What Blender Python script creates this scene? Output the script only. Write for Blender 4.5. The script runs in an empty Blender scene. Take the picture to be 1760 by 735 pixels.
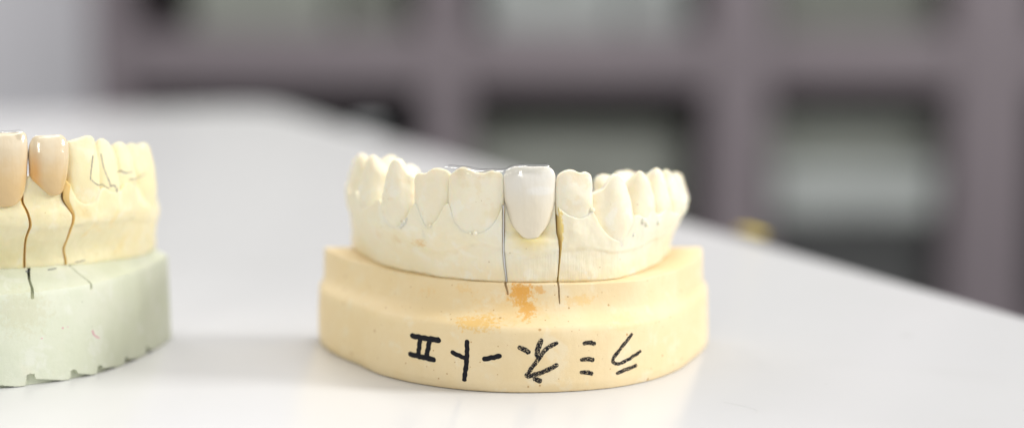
import bpy, bmesh, math, random
import numpy as np
from mathutils import Vector, noise
from mathutils.bvhtree import BVHTree

# All shapes are written in millimetres (x right, y away, z up, table top at z = 0) and linked in metres.
MM = 0.001
SC = bpy.context.scene
COL = SC.collection
R = math.radians
random.seed(4)

# ------------------------------------------------------------------ materials
def mat(name):
    m = bpy.data.materials.new(name); m.use_nodes = True
    nt = m.node_tree; nt.nodes.clear()
    out = nt.nodes.new('ShaderNodeOutputMaterial'); b = nt.nodes.new('ShaderNodeBsdfPrincipled')
    nt.links.new(b.outputs[0], out.inputs[0])
    return m, nt, b, out

class N:
    """small node-building helper"""
    def __init__(s, nt):
        s.nt = nt
        tc = nt.nodes.new('ShaderNodeTexCoord')
        v = nt.nodes.new('ShaderNodeVectorMath'); v.operation = 'SCALE'; v.inputs['Scale'].default_value = 1000
        nt.links.new(tc.outputs['Object'], v.inputs[0]); s.co = v.outputs[0]   # millimetres
    def set(s, sock, v):
        if isinstance(v, bpy.types.NodeSocket): s.nt.links.new(v, sock)
        else: sock.default_value = v
    def noise(s, scale, detail=3, rough=.55, vec=None, dist=0):
        n = s.nt.nodes.new('ShaderNodeTexNoise'); n.inputs['Scale'].default_value = scale
        n.inputs['Detail'].default_value = detail; n.inputs['Roughness'].default_value = rough
        n.inputs['Distortion'].default_value = dist
        s.nt.links.new(vec or s.co, n.inputs['Vector']); return n.outputs['Fac']
    def math(s, op, a, b=0.0, c=None, clamp=False):
        n = s.nt.nodes.new('ShaderNodeMath'); n.operation = op; n.use_clamp = clamp
        s.set(n.inputs[0], a); s.set(n.inputs[1], b)
        if c is not None: s.set(n.inputs[2], c)
        return n.outputs[0]
    def ramp(s, f, lo, hi, a=0.0, b=1.0):
        n = s.nt.nodes.new('ShaderNodeMapRange'); n.interpolation_type = 'SMOOTHSTEP'
        s.set(n.inputs['Value'], f)
        n.inputs['From Min'].default_value = lo; n.inputs['From Max'].default_value = hi
        n.inputs['To Min'].default_value = a; n.inputs['To Max'].default_value = b
        return n.outputs[0]
    def mix(s, f, a, b):
        n = s.nt.nodes.new('ShaderNodeMix'); n.data_type = 'RGBA'
        s.set(n.inputs['Factor'], f)
        s.set(n.inputs['A'], a if isinstance(a, bpy.types.NodeSocket) else (*a, 1))
        s.set(n.inputs['B'], b if isinstance(b, bpy.types.NodeSocket) else (*b, 1))
        return n.outputs['Result']
    def vmath(s, op, a, b):
        n = s.nt.nodes.new('ShaderNodeVectorMath'); n.operation = op
        s.set(n.inputs[0], a); s.set(n.inputs[1], b); return n
    def blob(s, c, r):
        """distance from the centre c in radii r"""
        d = s.vmath('SUBTRACT', s.co, c).outputs[0]
        d = s.vmath('DIVIDE', d, r).outputs[0]
        n = s.nt.nodes.new('ShaderNodeVectorMath'); n.operation = 'LENGTH'; s.nt.links.new(d, n.inputs[0])
        return n.outputs['Value']
    def scaled(s, v):
        return s.vmath('MULTIPLY', s.co, v).outputs[0]
    def sep(s):
        n = s.nt.nodes.new('ShaderNodeSeparateXYZ'); s.nt.links.new(s.co, n.inputs[0]); return n.outputs
    def specks(s, scale, size, keep=.5):
        n = s.nt.nodes.new('ShaderNodeTexVoronoi'); n.inputs['Scale'].default_value = scale
        n.inputs['Randomness'].default_value = 1
        s.nt.links.new(s.co, n.inputs['Vector'])
        sp = s.nt.nodes.new('ShaderNodeSeparateColor'); s.nt.links.new(n.outputs['Color'], sp.inputs[0])
        size_ = s.math('MULTIPLY', s.math('POWER', sp.outputs[1], 2.0), size)
        d = s.math('SUBTRACT', size_, n.outputs['Distance'])
        m = s.ramp(d, -.01, .02)
        return s.math('MULTIPLY', m, s.math('GREATER_THAN', sp.outputs[0], keep))
    def bump(s, bsdf, h, dist=.05, strength=1.0):
        n = s.nt.nodes.new('ShaderNodeBump'); n.inputs['Distance'].default_value = dist * MM
        n.inputs['Strength'].default_value = strength
        s.set(n.inputs['Height'], h); s.nt.links.new(n.outputs[0], bsdf.inputs['Normal'])

def plaster(name, c1, c2, stains=(), speck=None, speck_keep=.6, speck_scale=.55, marks=None, rough=.55, patches=None, bump=.1, low=None, pale=None, sss=0):
    m, nt, b, out = mat(name); n = N(nt)
    col = n.mix(n.ramp(n.noise(.10, 4, .6), .36, .64), c1, c2)
    fine = n.noise(1.6, 4, .65)
    if low:                                   # oil that has soaked up from the base joint
        c, z0, z1 = low
        z = n.math('ADD', n.sep()[2], n.math('MULTIPLY', n.math('SUBTRACT', n.noise(.16, 3), .5), 9))
        col = n.mix(n.ramp(z, z0, z1, 1, 0), col, c)
    if pale:
        col = n.mix(n.math('MULTIPLY', n.ramp(n.noise(.22, 5, .62, dist=.4), .54, .66), .5), col, pale)
    if patches:
        for c, th, sc, amt in patches:
            col = n.mix(n.math('MULTIPLY', n.ramp(n.noise(sc, 5, .6), th, th + .09), amt), col, c)
    edge = n.math('MULTIPLY', n.math('SUBTRACT', n.noise(1.15, 6, .72), .5), 3.2)
    for c, r, colr, amt, *soft in stains:
        d = n.math('ADD', n.blob(c, r), n.math('MULTIPLY', edge, .12 if soft else 1.0))
        col = n.mix(n.math('MULTIPLY', n.ramp(d, .1 if soft else .4, 1.0, 1, 0), amt), col, colr)
    hgt = n.math('ADD', n.math('MULTIPLY', n.noise(.8, 5, .6), .7), n.math('MULTIPLY', n.noise(6, 2), .22))
    if speck:
        k = n.specks(speck_scale, .31 * speck_scale, speck_keep)
        k2 = n.specks(speck_scale * 2.3, .38 * speck_scale, .66)
        kk = n.math('MAXIMUM', k, k2)
        col = n.mix(n.math('MULTIPLY', kk, .75), col, speck)
        hgt = n.math('SUBTRACT', hgt, n.math('MULTIPLY', kk, .5))
    if marks:                                 # vertical scratches of the plaster trimmer
        st = n.noise(1.0, 3, .6, n.scaled((3.2, 3.2, .12)))
        msk = n.ramp(n.sep()[2], marks - 1.5, marks, 1, 0)
        hgt = n.math('ADD', hgt, n.math('MULTIPLY', n.math('MULTIPLY', st, msk), .9))
    col = n.mix(n.ramp(fine, .3, .75, 0, .10), col, tuple(x * .88 for x in c1))
    n.set(b.inputs['Base Color'], col)
    b.inputs['Roughness'].default_value = rough
    b.inputs['Specular IOR Level'].default_value = .35
    if sss:
        b.inputs['Subsurface Weight'].default_value = sss; b.inputs['Subsurface Radius'].default_value = (1.0, .75, .45); b.inputs['Subsurface Scale'].default_value = .9 * MM
    n.bump(b, hgt, bump)
    return m

def simple(name, c, rough=.5, metal=0, c2=None, sc=.05):
    m, nt, b, out = mat(name); n = N(nt)
    f = n.ramp(n.noise(sc, 4), .35, .65)
    n.set(b.inputs['Base Color'], n.mix(f, c, c2 or tuple(x * .88 for x in c)))
    b.inputs['Roughness'].default_value = rough; b.inputs['Metallic'].default_value = metal
    return m

def ceramic(name, body, tip, z0, z1, warm=None, flecks=None, sss=.2, streak=None):
    m, nt, b, out = mat(name); n = N(nt)
    z = n.math('ADD', n.sep()[2], n.math('MULTIPLY', n.math('SUBTRACT', n.noise(.35, 3), .5), 4.5))
    col = n.mix(n.ramp(z, z0, z1), body, tip)
    st = n.noise(1, 2, .5, n.scaled((1.1, 1.1, .12)))
    col = n.mix(n.ramp(st, .4, .7, 0, .12), col, tuple(x * .93 for x in body))
    if streak:                                # milky band layered inside the porcelain
        c, r, k = streak
        d = n.math('ADD', n.blob(c, r), n.math('MULTIPLY', n.math('SUBTRACT', n.noise(.5, 3), .5), .8))
        col = n.mix(n.ramp(d, .4, 1.0, .6, 0), col, k)
    if warm:
        for c, r, k, a in warm:
            col = n.mix(n.ramp(n.blob(c, r), .0, 1.0, a, 0), col, k)
    if flecks:
        col = n.mix(n.math('MULTIPLY', n.specks(.55, .2, .72), .6), col, flecks)
    n.set(b.inputs['Base Color'], col)
    b.inputs['Roughness'].default_value = .16
    b.inputs['Subsurface Weight'].default_value = sss
    b.inputs['Subsurface Radius'].default_value = (1.0, .95, .85)
    b.inputs['Subsurface Scale'].default_value = 1.2 * MM
    b.inputs['Coat Weight'].default_value = .7; b.inputs['Coat Roughness'].default_value = .06
    n.bump(b, n.math('ADD', n.noise(.45, 3), n.math('MULTIPLY', st, .4)), .10)
    return m

def ink(name, c, dry):
    m, nt, b, out = mat(name); n = N(nt)
    b.inputs['Base Color'].default_value = (*c, 1); b.inputs['Roughness'].default_value = .55; b.inputs['Specular IOR Level'].default_value = .15
    tr = nt.nodes.new('ShaderNodeBsdfTransparent'); mx = nt.nodes.new('ShaderNodeMixShader')
    f = n.ramp(n.noise(4.2, 5, .75), dry - .03, dry + .03)
    nt.links.new(f, mx.inputs[0]); nt.links.new(tr.outputs[0], mx.inputs[1]); nt.links.new(b.outputs[0], mx.inputs[2])
    nt.links.new(mx.outputs[0], out.inputs[0])
    return m

def clear(name):
    m, nt, b, out = mat(name)
    nt.nodes.remove(b)
    tr = nt.nodes.new('ShaderNodeBsdfTransparent'); tr.inputs[0].default_value = (.99, .99, .985, 1)
    gl = nt.nodes.new('ShaderNodeBsdfGlossy'); gl.inputs['Roughness'].default_value = .07
    fr = nt.nodes.new('ShaderNodeFresnel'); fr.inputs['IOR'].default_value = 1.33
    mx = nt.nodes.new('ShaderNodeMixShader')
    ml = nt.nodes.new('ShaderNodeMath'); ml.operation = 'MULTIPLY'; ml.inputs[1].default_value = .4; nt.links.new(fr.outputs[0], ml.inputs[0])
    nt.links.new(ml.outputs[0], mx.inputs[0]); nt.links.new(tr.outputs[0], mx.inputs[1]); nt.links.new(gl.outputs[0], mx.inputs[2])
    nt.links.new(mx.outputs[0], out.inputs[0])
    return m

ORANGE = (.80, .37, .035); AMBER = (.85, .54, .16)
C0 = np.array((0.5, 396.0)); ORG = np.array((0.0, 372.0, 0.0))       # arch centre and origin of the peach cast
C1 = np.array((-108.0, 397.0)); ORG1 = np.array((-108.0, 372.0, 0.0))  # and of the green one
def loc0(x, y, z): return (x - ORG[0], y - ORG[1], z)
def loc1(x, y, z): return (x - ORG1[0], y - ORG1[1], z)

M_peach = plaster('peach plaster', (.865, .705, .435), (.85, .675, .39),
    stains=[(loc0(1.6, 353, 17.2), (2.9, 9, 2.7), ORANGE, .9), (loc0(2.6, 351, 14.6), (2.0, 9, 2.1), ORANGE, .85),
            (loc0(5.0, 352, 18), (1.4, 8, .9), ORANGE, .6),
            (loc0(-6.5, 348, 12.6), (5.4, 6, 1.7), AMBER, .85), (loc0(-17, 356, 16.5), (3.5, 6, 1.8), AMBER, .3),
            (loc0(12, 352, 16.0), (4.2, 6, 1.1), AMBER, .45), (loc0(-9, 353, 17.5), (2.5, 6, 1.4), AMBER, .35), (loc0(21, 352, 12), (3.5, 6, 2.0), AMBER, .2),
            (loc0(0, 352, 14.5), (9, 8, 3.2), AMBER, .28)],
    speck=(.50, .27, .08), speck_keep=.55, pale=(.87, .77, .56), bump=.10)
M_ivory = plaster('ivory plaster', (.885, .83, .655), (.875, .80, .59),
    stains=[(loc0(-17.4, 357, 25.6), (1.6, 6, 1.1), (.78, .55, .26), .8), (loc0(-22, 362, 25.5), (1.3, 6, 1.2), (.78, .60, .33), .5),
            (loc0(-26, 366, 25.5), (1.6, 6, 1.2), (.80, .64, .40), .45),
            (loc0(3.4, 352, 28.8), (6.0, 6, 5.6), (.86, .69, .25), .95, 1), (loc0(9.0, 353, 29.0), (.55, 5, 4.8), (.80, .60, .16), .9)],
    speck=(.50, .38, .17), speck_keep=.86, speck_scale=.32, marks=25.5, low=((.87, .75, .50), 17.5, 24.5), pale=(.90, .88, .77), bump=.10, sss=.5)
M_ivory_tooth = plaster('ivory tooth plaster', (.885, .83, .665), (.875, .80, .60), speck=(.45, .33, .14), speck_keep=.9, speck_scale=.4,
    patches=[((.84, .73, .50), .56, .30, .5)], pale=(.90, .88, .78), rough=.5, bump=.09, sss=.6)
M_ivory_cut = plaster('sawn ivory plaster with bounce tint', (.90, .74, .34), (.88, .70, .29), rough=.45, sss=.5)  # sawn faces yellowed: wax, and light bouncing in the gap painted in
M_green = plaster('pale green plaster', (.71, .735, .60), (.67, .705, .55),
    stains=[(loc1(-90, 352, 14), (6, 8, 5), (.62, .61, .42), .5)], speck=(.36, .40, .27), speck_keep=.9, speck_scale=.3,
    patches=[((.76, .735, .58), .6, .12, .4)], pale=(.77, .79, .70), bump=.13)
M_yellow = plaster('yellow plaster', (.855, .785, .53), (.845, .755, .465), speck=(.5, .34, .1), speck_keep=.9, speck_scale=.35,
    patches=[((.85, .68, .32), .60, .12, .6)], pale=(.88, .83, .65), bump=.10, sss=.5)
M_yellow_cut = plaster('sawn yellow plaster with bounce tint', (.84, .62, .26), (.80, .56, .21), rough=.45, sss=.4)  # deeper yellow carries painted-in bounced light between the sawn walls
M_crown = ceramic('pale veneer porcelain', (.785, .71, .555), (.805, .775, .70), 31.5, 40.0, flecks=(.40, .31, .17), streak=(loc0(5.2, 351, 36.2), (3.6, 9, 1.1), (.83, .81, .755)))
M_crown_warm = ceramic('warm crown porcelain', (.675, .475, .225), (.755, .65, .475), 36.5, 46.0,
    warm=[(loc1(-87.2, 354, 39.3), (1.9, 6, 6.0), (.74, .38, .09), .85)])
M_film = clear('clear film')
M_metal = simple('dull foil', (.62, .61, .58), .35, .8)
M_ink = ink('black marker ink', (.012, .012, .016), .30)
M_dry = ink('dry black marker ink', (.014, .014, .018), .445)
M_pencil = ink('grey pencil', (.14, .145, .17), .44)
M_pink = ink('pink pencil', (.72, .22, .36), .36)

# ------------------------------------------------------------------ mesh helpers
def link(name, V, F, m, parent=None, org=(0, 0, 0), sharp=40, mats=None, fm=None):
    me = bpy.data.meshes.new(name)
    V = (np.asarray(V, float) - np.asarray(org, float)) * MM
    me.from_pydata(V.tolist(), [], [list(map(int, f)) for f in F])
    me.materials.append(m)
    for x in (mats or []): me.materials.append(x)
    if fm is not None: me.polygons.foreach_set('material_index', np.asarray(fm, dtype=np.int32))
    bm = bmesh.new(); bm.from_mesh(me); bmesh.ops.recalc_face_normals(bm, faces=bm.faces); bm.to_mesh(me); bm.free()
    me.polygons.foreach_set('use_smooth', [True] * len(me.polygons))
    if sharp: me.set_sharp_from_angle(angle=R(sharp))
    o = bpy.data.objects.new(name, me); COL.objects.link(o)
    if parent: o.parent = parent
    return o

def thing(name, label, cat, org, group=None):
    o = bpy.data.objects.new(name, None); COL.objects.link(o); o.location = [c * MM for c in org]
    o.empty_display_size = .01
    tag(o, label, cat, group); return o

def tag(o, label=None, cat=None, group=None, kind=None):
    if label: o['label'] = label
    if cat: o['category'] = cat
    if group: o['group'] = group
    if kind: o['kind'] = kind
    return o

def tab(pairs):
    x = np.array([p[0] for p in pairs], float); y = np.array([p[1] for p in pairs], float)
    # monotone cubic (pchip) interpolation
    h = np.diff(x); d = np.diff(y) / h
    m = np.zeros_like(y); m[0] = d[0]; m[-1] = d[-1]
    for i in range(1, len(y) - 1):
        if d[i - 1] * d[i] > 0:
            w1 = 2 * h[i] + h[i - 1]; w2 = h[i] + 2 * h[i - 1]
            m[i] = (w1 + w2) / (w1 / d[i - 1] + w2 / d[i])
    def f(q):
        q = np.clip(np.asarray(q, float), x[0], x[-1])
        i = np.clip(np.searchsorted(x, q) - 1, 0, len(x) - 2)
        t = (q - x[i]) / h[i]
        return (y[i] * (1 + 2 * t) * (1 - t) ** 2 + h[i] * m[i] * t * (1 - t) ** 2
                + y[i + 1] * t * t * (3 - 2 * t) + h[i] * m[i + 1] * t * t * (t - 1))
    return f

def sst(x, a, b):
    t = np.clip((x - a) / (b - a), 0, 1); return t * t * (3 - 2 * t)

def nz(V, scale, seed=0.0, oct_=2):
    o = Vector((seed, seed * 1.7, -seed))
    return np.array([noise.fractal(Vector(v) * scale + o, 1.0, 2.0, oct_) for v in V])

def wobble(V, amp, scale, seed):
    """push points about by smooth noise"""
    V = np.asarray(V, float)
    for k in range(3):
        V[:, k] += amp * nz(V, scale, seed + 11.3 * k)
    return V

def polar(C, th, r):
    t = np.radians(th); return C[0] - r * np.cos(t), C[1] - r * np.sin(t)

def grid_faces(nr, nc, close_c=False):
    F = []
    m = nc if close_c else nc - 1
    for i in range(nr - 1):
        for j in range(m):
            k = (j + 1) % nc
            F.append((i * nc + j, i * nc + k, (i + 1) * nc + k, (i + 1) * nc + j))
    return F

# ------------------------------------------------------------------ plaster bases
def base_mesh(C, rows_fn, th, seed, amp=.10):
    """rows_fn(theta array) -> list of (r array, z array) from the bottom up"""
    rows = rows_fn(th); nc = len(th); V = []
    for r, z in rows:
        x, y = polar(C, th, r); V.append(np.stack([x, y, np.broadcast_to(z, x.shape)], 1))
    nr = len(V); V = np.concatenate(V)
    d = nz(V, .11, seed, 3) * amp + nz(V, .7, seed + 5, 2) * amp * .28
    t = np.arctan2(-(V[:, 1] - C[1]), -(V[:, 0] - C[0]))
    V[:, 0] -= np.cos(t) * d; V[:, 1] -= np.sin(t) * d
    V[nc * 2:, 2] += (nz(V, .16, seed + 9, 2) * amp * .9)[nc * 2:]
    F = grid_faces(nr, nc)
    for i in range(nr - 1): F.append((i * nc + nc - 1, i * nc, (i + 1) * nc, (i + 1) * nc + nc - 1))   # straight back wall
    F.append(tuple(range(nc))[::-1]); F.append(tuple((nr - 1) * nc + j for j in range(nc)))
    return V, F

def cut_out(o, prisms, org):
    """saw real slots into a mesh"""
    for k, (V, F) in enumerate(prisms):
        c = link('cutter', V, F, o.data.materials[0], None, org, sharp=None)
        c.location = o.parent.location
        bpy.context.view_layer.update()
        md = o.modifiers.new('slot', 'BOOLEAN'); md.operation = 'DIFFERENCE'; md.solver = 'EXACT'; md.object = c
        dg = bpy.context.evaluated_depsgraph_get()
        me = bpy.data.meshes.new_from_object(o.evaluated_get(dg))
        o.modifiers.clear(); old = o.data; o.data = me; me.name = old.name
        bpy.data.objects.remove(c)
    o.data.polygons.foreach_set('use_smooth', [True] * len(o.data.polygons))
    o.data.set_sharp_from_angle(angle=R(35))

def slot(line, y0):
    """line: (x, z, width, depth y) from the top down -> a saw kerf running in from y0"""
    L = [(x - w / 2, z, y) for x, z, w, y in line] + [(x + w / 2, z, y) for x, z, w, y in reversed(line)]
    n = len(L); m = len(line)
    V = [(x, y0, z) for x, z, y in L] + [(x, y, z) for x, z, y in L]
    F = []
    for k in range(m - 1):
        i, j = k, 2 * m - 1 - k
        F += [(i, i + 1, j - 1, j), (n + i, n + j, n + j - 1, n + i + 1)]
    F += [(i, (i + 1) % n, n + (i + 1) % n, n + i) for i in range(n)]
    return V, F

Bt = tab([(0, 40.4), (12, 39.9), (23, 39.5), (36.5, 39.7), (57, 44), (68, 46.4), (80, 48.7), (90, 49.8), (100, 50), (110, 49.5), (120, 47.8), (134, 44.5), (149, 41), (163, 39.9), (180, 39.7)])
Rt = tab([(0, 39.2), (12, 37.4), (25, 36.4), (38, 36), (59, 38.5), (70.7, 40.3), (80, 41.8), (90, 43.0), (101, 44.5), (108, 45), (118.7, 45.6), (130, 43.4), (140, 41.4), (149, 39.8), (165, 38.6), (180, 38.8)])
def rows0(th):
    b = Bt(th); r = np.minimum(Rt(th), b - .5); rows = []
    for dr, z in [(-.9, 0.0), (-.30, .10), (0, .55), (.05, 2), (.02, 3.5), (0, 5), (-.03, 6.5), (-.08, 8), (-.12, 9.5), (-.17, 10.9), (-.36, 11.65), (-.82, 12.15)]:
        rows.append((b + dr, np.full_like(th, z)))
    for f, z in [(.25, 12.75), (.45, 13.2), (.62, 13.65), (.76, 14.3), (.87, 15.3), (.94, 16.4), (.985, 17.6), (1.0, 18.4)]:
        rr = (b - 1.0) * (1 - f) + r * f; rows.append((np.minimum(rr, b - 1.0 - .25 * f), np.full_like(th, z)))
    for dr, z in [(-.05, 18.85), (-.22, 19.0), (-.8, 19.03), (-3, 19.02), (-7, 19.0)]:
        rows.append((np.minimum(r, b - 1.25) + dr, np.full_like(th, z)))
    return rows

cast = thing('dental_cast', 'ivory tooth cast on a peach plaster base with black handwriting', 'dental model', ORG, 'plaster dental casts on the table')
TH = np.linspace(0, 180, 721)
V, F = base_mesh(C0, rows0, TH, 3.1)
base = link('base', V, F, M_peach, cast, ORG)
cut_out(base, [slot([(-1.35, 20, .5, 355.5), (-1.15, 18.6, .46, 354.8), (-.85, 17.6, .42, 354.4), (-.75, 16.9, .3, 354)], 340),
               slot([(8.35, 20, .46, 355), (8.6, 18.2, .34, 354), (8.65, 16.6, .30, 353.4), (8.75, 15.4, .2, 352.8)], 340)], ORG)

# ------------------------------------------------------------------ writing, laid on a surface seen from the front
def bvh_of(objs, org):
    V = []; F = []
    for o in objs:
        k = len(V)
        V += [tuple(np.array(v.co) / MM + org) for v in o.data.vertices]
        F += [[i + k for i in p.vertices] for p in o.data.polygons]
    return BVHTree.FromPolygons(V, F)

def strokes(name, data, bvh, m, parent, org, seed=0, lift=.035, y0=250):
    V = []; F = []; rnd = random.Random(seed)
    for w, pts in data:
        P = [np.array(p, float) for p in pts]; Q = []
        for i in range(len(P) - 1):                      # Catmull-Rom through the points
            a = P[max(i - 1, 0)]; b = P[i]; c = P[i + 1]; d = P[min(i + 2, len(P) - 1)]
            n = max(2, int(np.hypot(*(c - b)) / .13))
            for k in range(n):
                t = k / n
                Q.append(.5 * (2 * b + (c - a) * t + (2 * a - 5 * b + 4 * c - d) * t * t + (3 * b - a - 3 * c + d) * t ** 3))
        Q.append(P[-1]); Q = np.array(Q); T = np.gradient(Q, axis=0); T /= np.linalg.norm(T, axis=1)[:, None] + 1e-9
        n = len(Q); start = len(V); L = np.linalg.norm(np.diff(Q, axis=0), axis=1).sum(); s = 0; ok = True; row = []
        for i in range(n):
            if i: s += np.linalg.norm(Q[i] - Q[i - 1])
            e = min(s, L - s) / (w * .45 + 1e-6); cap = math.sqrt(max(0.12, 1 - (1 - min(e, 1)) ** 2))
            nrm = np.array((-T[i][1], T[i][0]))
            for j in range(5):
                k = (j / 4 - .5) * w * cap * (1 + .34 * noise.noise(Vector((s * 1.6, j // 4 * 9.1 + seed, w))))
                q = Q[i] + nrm * k
                h = bvh.ray_cast(Vector((q[0], y0, q[1])), Vector((0, 1, 0)))
                if h[0] is None: h = (Vector((q[0], row[-1][1] if row else 350, q[1])), Vector((0, -1, 0)))
                nn = h[1] if h[1].y < 0 else -h[1]
                p = h[0] + nn * lift
                row.append(p); V.append(tuple(p))
        F += [tuple(start + x for x in f) for f in grid_faces(n, 5)]
    return link(name, V, F, m, parent, org, sharp=None)

WET = [(1.05, [(-18.89, 8.95), (-16.38, 8.91), (-13.0, 8.85)]), (1.0, [(-19.28, 5.45), (-16.84, 5.3), (-14.0, 5.06)]),
       (.85, [(-16.95, 8.65), (-17.13, 7.12), (-17.36, 5.34)]), (.9, [(-15.16, 8.73), (-15.42, 7.15), (-15.87, 5.15)]),
       (.85, [(-8.18, 9.49), (-8.23, 6.24), (-8.75, 1.71)]), (.85, [(-11.2, 7.06), (-9.93, 6.54), (-8.32, 5.99)]),
       (.92, [(-5.41, 6.03), (-3.61, 6.48), (-1.86, 6.93)])]
DRY = [(0.90, [(1.05, 8.64), (2.22, 8.05), (3.3, 7.39)]), (0.95, [(5.5, 10.04), (4.88, 8.79), (4.55, 7.31), (4.88, 6.46)]),
       (0.80, [(8.38, 9.26), (6.96, 8.66), (5.8, 7.71), (4.76, 6.25), (3.51, 4.55), (2.47, 2.95)]),
       (0.84, [(2.55, 3.04), (4.14, 3.44), (5.39, 3.84), (7.27, 4.69), (8.39, 5.31)]), (0.92, [(3.81, 2.84), (4.56, 2.5), (5.39, 2.1)]),
       (0.80, [(12.83, 8.86), (13.98, 8.95), (15.29, 8.59)]), (0.80, [(12.38, 5.9), (13.78, 5.9), (15.06, 5.66)]), (0.78, [(12.35, 3.64), (13.58, 3.46), (14.82, 3.08)]),
       (0.66, [(22.24, 9.75), (20.88, 8.29), (19.36, 6.56), (18.58, 5.62), (18.59, 4.95), (19.59, 4.48), (20.91, 4.8), (22.45, 5.45), (23.93, 6.23)]),
       (0.72, [(19.08, 2.69), (21.14, 3.2), (23.19, 3.67)])]
bv = bvh_of([base], ORG)
strokes('handwriting', WET, bv, M_ink, base, ORG, 1)
strokes('handwriting', DRY, bv, M_dry, base, ORG, 2)

# ------------------------------------------------------------------ gum ridge (the plaster arch the teeth grow from)
def gum_r(G0, G1, zlo, zhi, juga, ztrim, th, z):
    r = G0(th) + (G1(th) - G0(th)) * sst(z, zlo, zhi); j = np.zeros_like(th)
    for c, a_, s_ in juga: j += a_ * np.exp(-((th - c) / s_) ** 2)
    return r + j * sst(z, ztrim(th) - .5, ztrim(th) + 3.5) + .32 * sst(z, ztrim(th) - .3, ztrim(th) + .3)

def arch(C, G0, G1, zb, zt, lo, hi, zlo, zhi, juga, ztrim, seed, thick=9.5, dth=.25, extra=None, beads=(), ch=(None, None), cdep=1.5):
    """a stretch of ridge between the cut lines lo(z) and hi(z) (degrees); returns V, F, face materials (1 = sawn end)"""
    n = max(8, int((hi(25) - lo(25)) / dth)); u = np.linspace(0, 1, n)
    if ch[0]: u[1] = 0
    if ch[1]: u[-2] = 1
    prof = [('w', f) for f in np.linspace(0, 1, 34)] + [('c', a) for a in (15, 30, 45, 60, 75, 90)] + [('t', a) for a in (.9, 1.8, 3.0, 4.5, 6, 7.5)] + [('l', f) for f in (.9, .6, .3, 0)]
    rows = []
    for kind, a in prof:
        th = lo(25) + (hi(25) - lo(25)) * u
        for it in range(2):
            top = zt(th); bot = zb(th)
            if kind == 'w': z = bot + a * (top - .25 - bot)
            elif kind == 'c': z = top - .25 + .25 * math.sin(R(a))
            elif kind == 't': z = top - .10 * a * np.clip((top - 26) / 8, 0, 1)
            else: z = bot + a * (top - 1 - bot)
            a_ = lo(z) + (ch[0](z) if ch[0] else 0); b_ = hi(z) - (ch[1](z) if ch[1] else 0)
            th = a_ * (1 - u) + b_ * u
            if ch[0]: th[0] = np.broadcast_to(lo(z), th.shape)[0]
            if ch[1]: th[-1] = np.broadcast_to(hi(z), th.shape)[-1]
        top = zt(th); bot = zb(th)
        r0 = G0(th); r1 = G1(th)
        f = sst(z, zlo, zhi)
        r = r0 + (r1 - r0) * f
        if kind in 'wct':
            j = np.zeros_like(th)
            for c, a_, s_ in juga: j += a_ * np.exp(-((th - c) / s_) ** 2)
            r = r + j * sst(z, ztrim(th) - .5, ztrim(th) + 3.5)
            r = r + .32 * sst(z, ztrim(th) - .3, ztrim(th) + .3)
            if extra: r = r + extra(th, z)
        if kind in 'wc':
            if kind == 'w' and a == 0: r = r - .35
            if ch[0]: r[0] -= cdep
            if ch[1]: r[-1] -= cdep
        if kind == 'c': r = r - .25 * (1 - math.cos(R(a)))
        if kind == 't': r = r - .25 - a
        if kind == 'l': r = r - thick + 1.5 * a
        x, y = polar(C, th, r); rows.append(np.stack([x, y, z + 0 * th], 1))
    nr = len(rows); V = np.concatenate(rows)
    t = np.arctan2(-(V[:, 1] - C[1]), -(V[:, 0] - C[0]))
    d = nz(V, .22, seed, 3) * .20 + nz(V, .9, seed + 3, 2) * .05
    V[:, 0] -= np.cos(t) * d; V[:, 1] -= np.sin(t) * d
    V[n:, 2] += (nz(V, .35, seed + 8, 2) * .12)[n:]
    F = grid_faces(nr, n)
    F += [((nr - 1) * n + j, (nr - 1) * n + j + 1, j + 1, j) for j in range(n - 1)]
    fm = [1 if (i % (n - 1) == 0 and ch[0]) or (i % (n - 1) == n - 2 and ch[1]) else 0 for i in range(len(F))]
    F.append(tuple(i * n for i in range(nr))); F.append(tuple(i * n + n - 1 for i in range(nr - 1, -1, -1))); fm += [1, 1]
    V = V.tolist()
    for (th, z, rad) in beads:                             # little round casting bubbles on the surface
        r = gum_r(G0, G1, zlo, zhi, juga, ztrim, np.array([th], float), np.array([z], float))[0] - .10
        x, y = polar(C, th, r); k = len(V)
        for i in range(7):
            for j in range(12):
                p = math.pi * i / 6; q = math.tau * j / 12
                V.append((x + rad * math.sin(p) * math.cos(q), y + .8 * rad * math.sin(p) * math.sin(q), z + rad * math.cos(p)))
        for i in range(6):
            for j in range(12):
                F.append((k + i * 12 + j, k + i * 12 + (j + 1) % 12, k + (i + 1) * 12 + (j + 1) % 12, k + (i + 1) * 12 + j)); fm.append(0)
    return V, F, fm

def weld(o):
    bm = bmesh.new(); bm.from_mesh(o.data); bmesh.ops.remove_doubles(bm, verts=bm.verts, dist=1e-7)
    bmesh.ops.dissolve_degenerate(bm, edges=bm.edges, dist=1e-8)
    bm.to_mesh(o.data); bm.free(); return o

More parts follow.
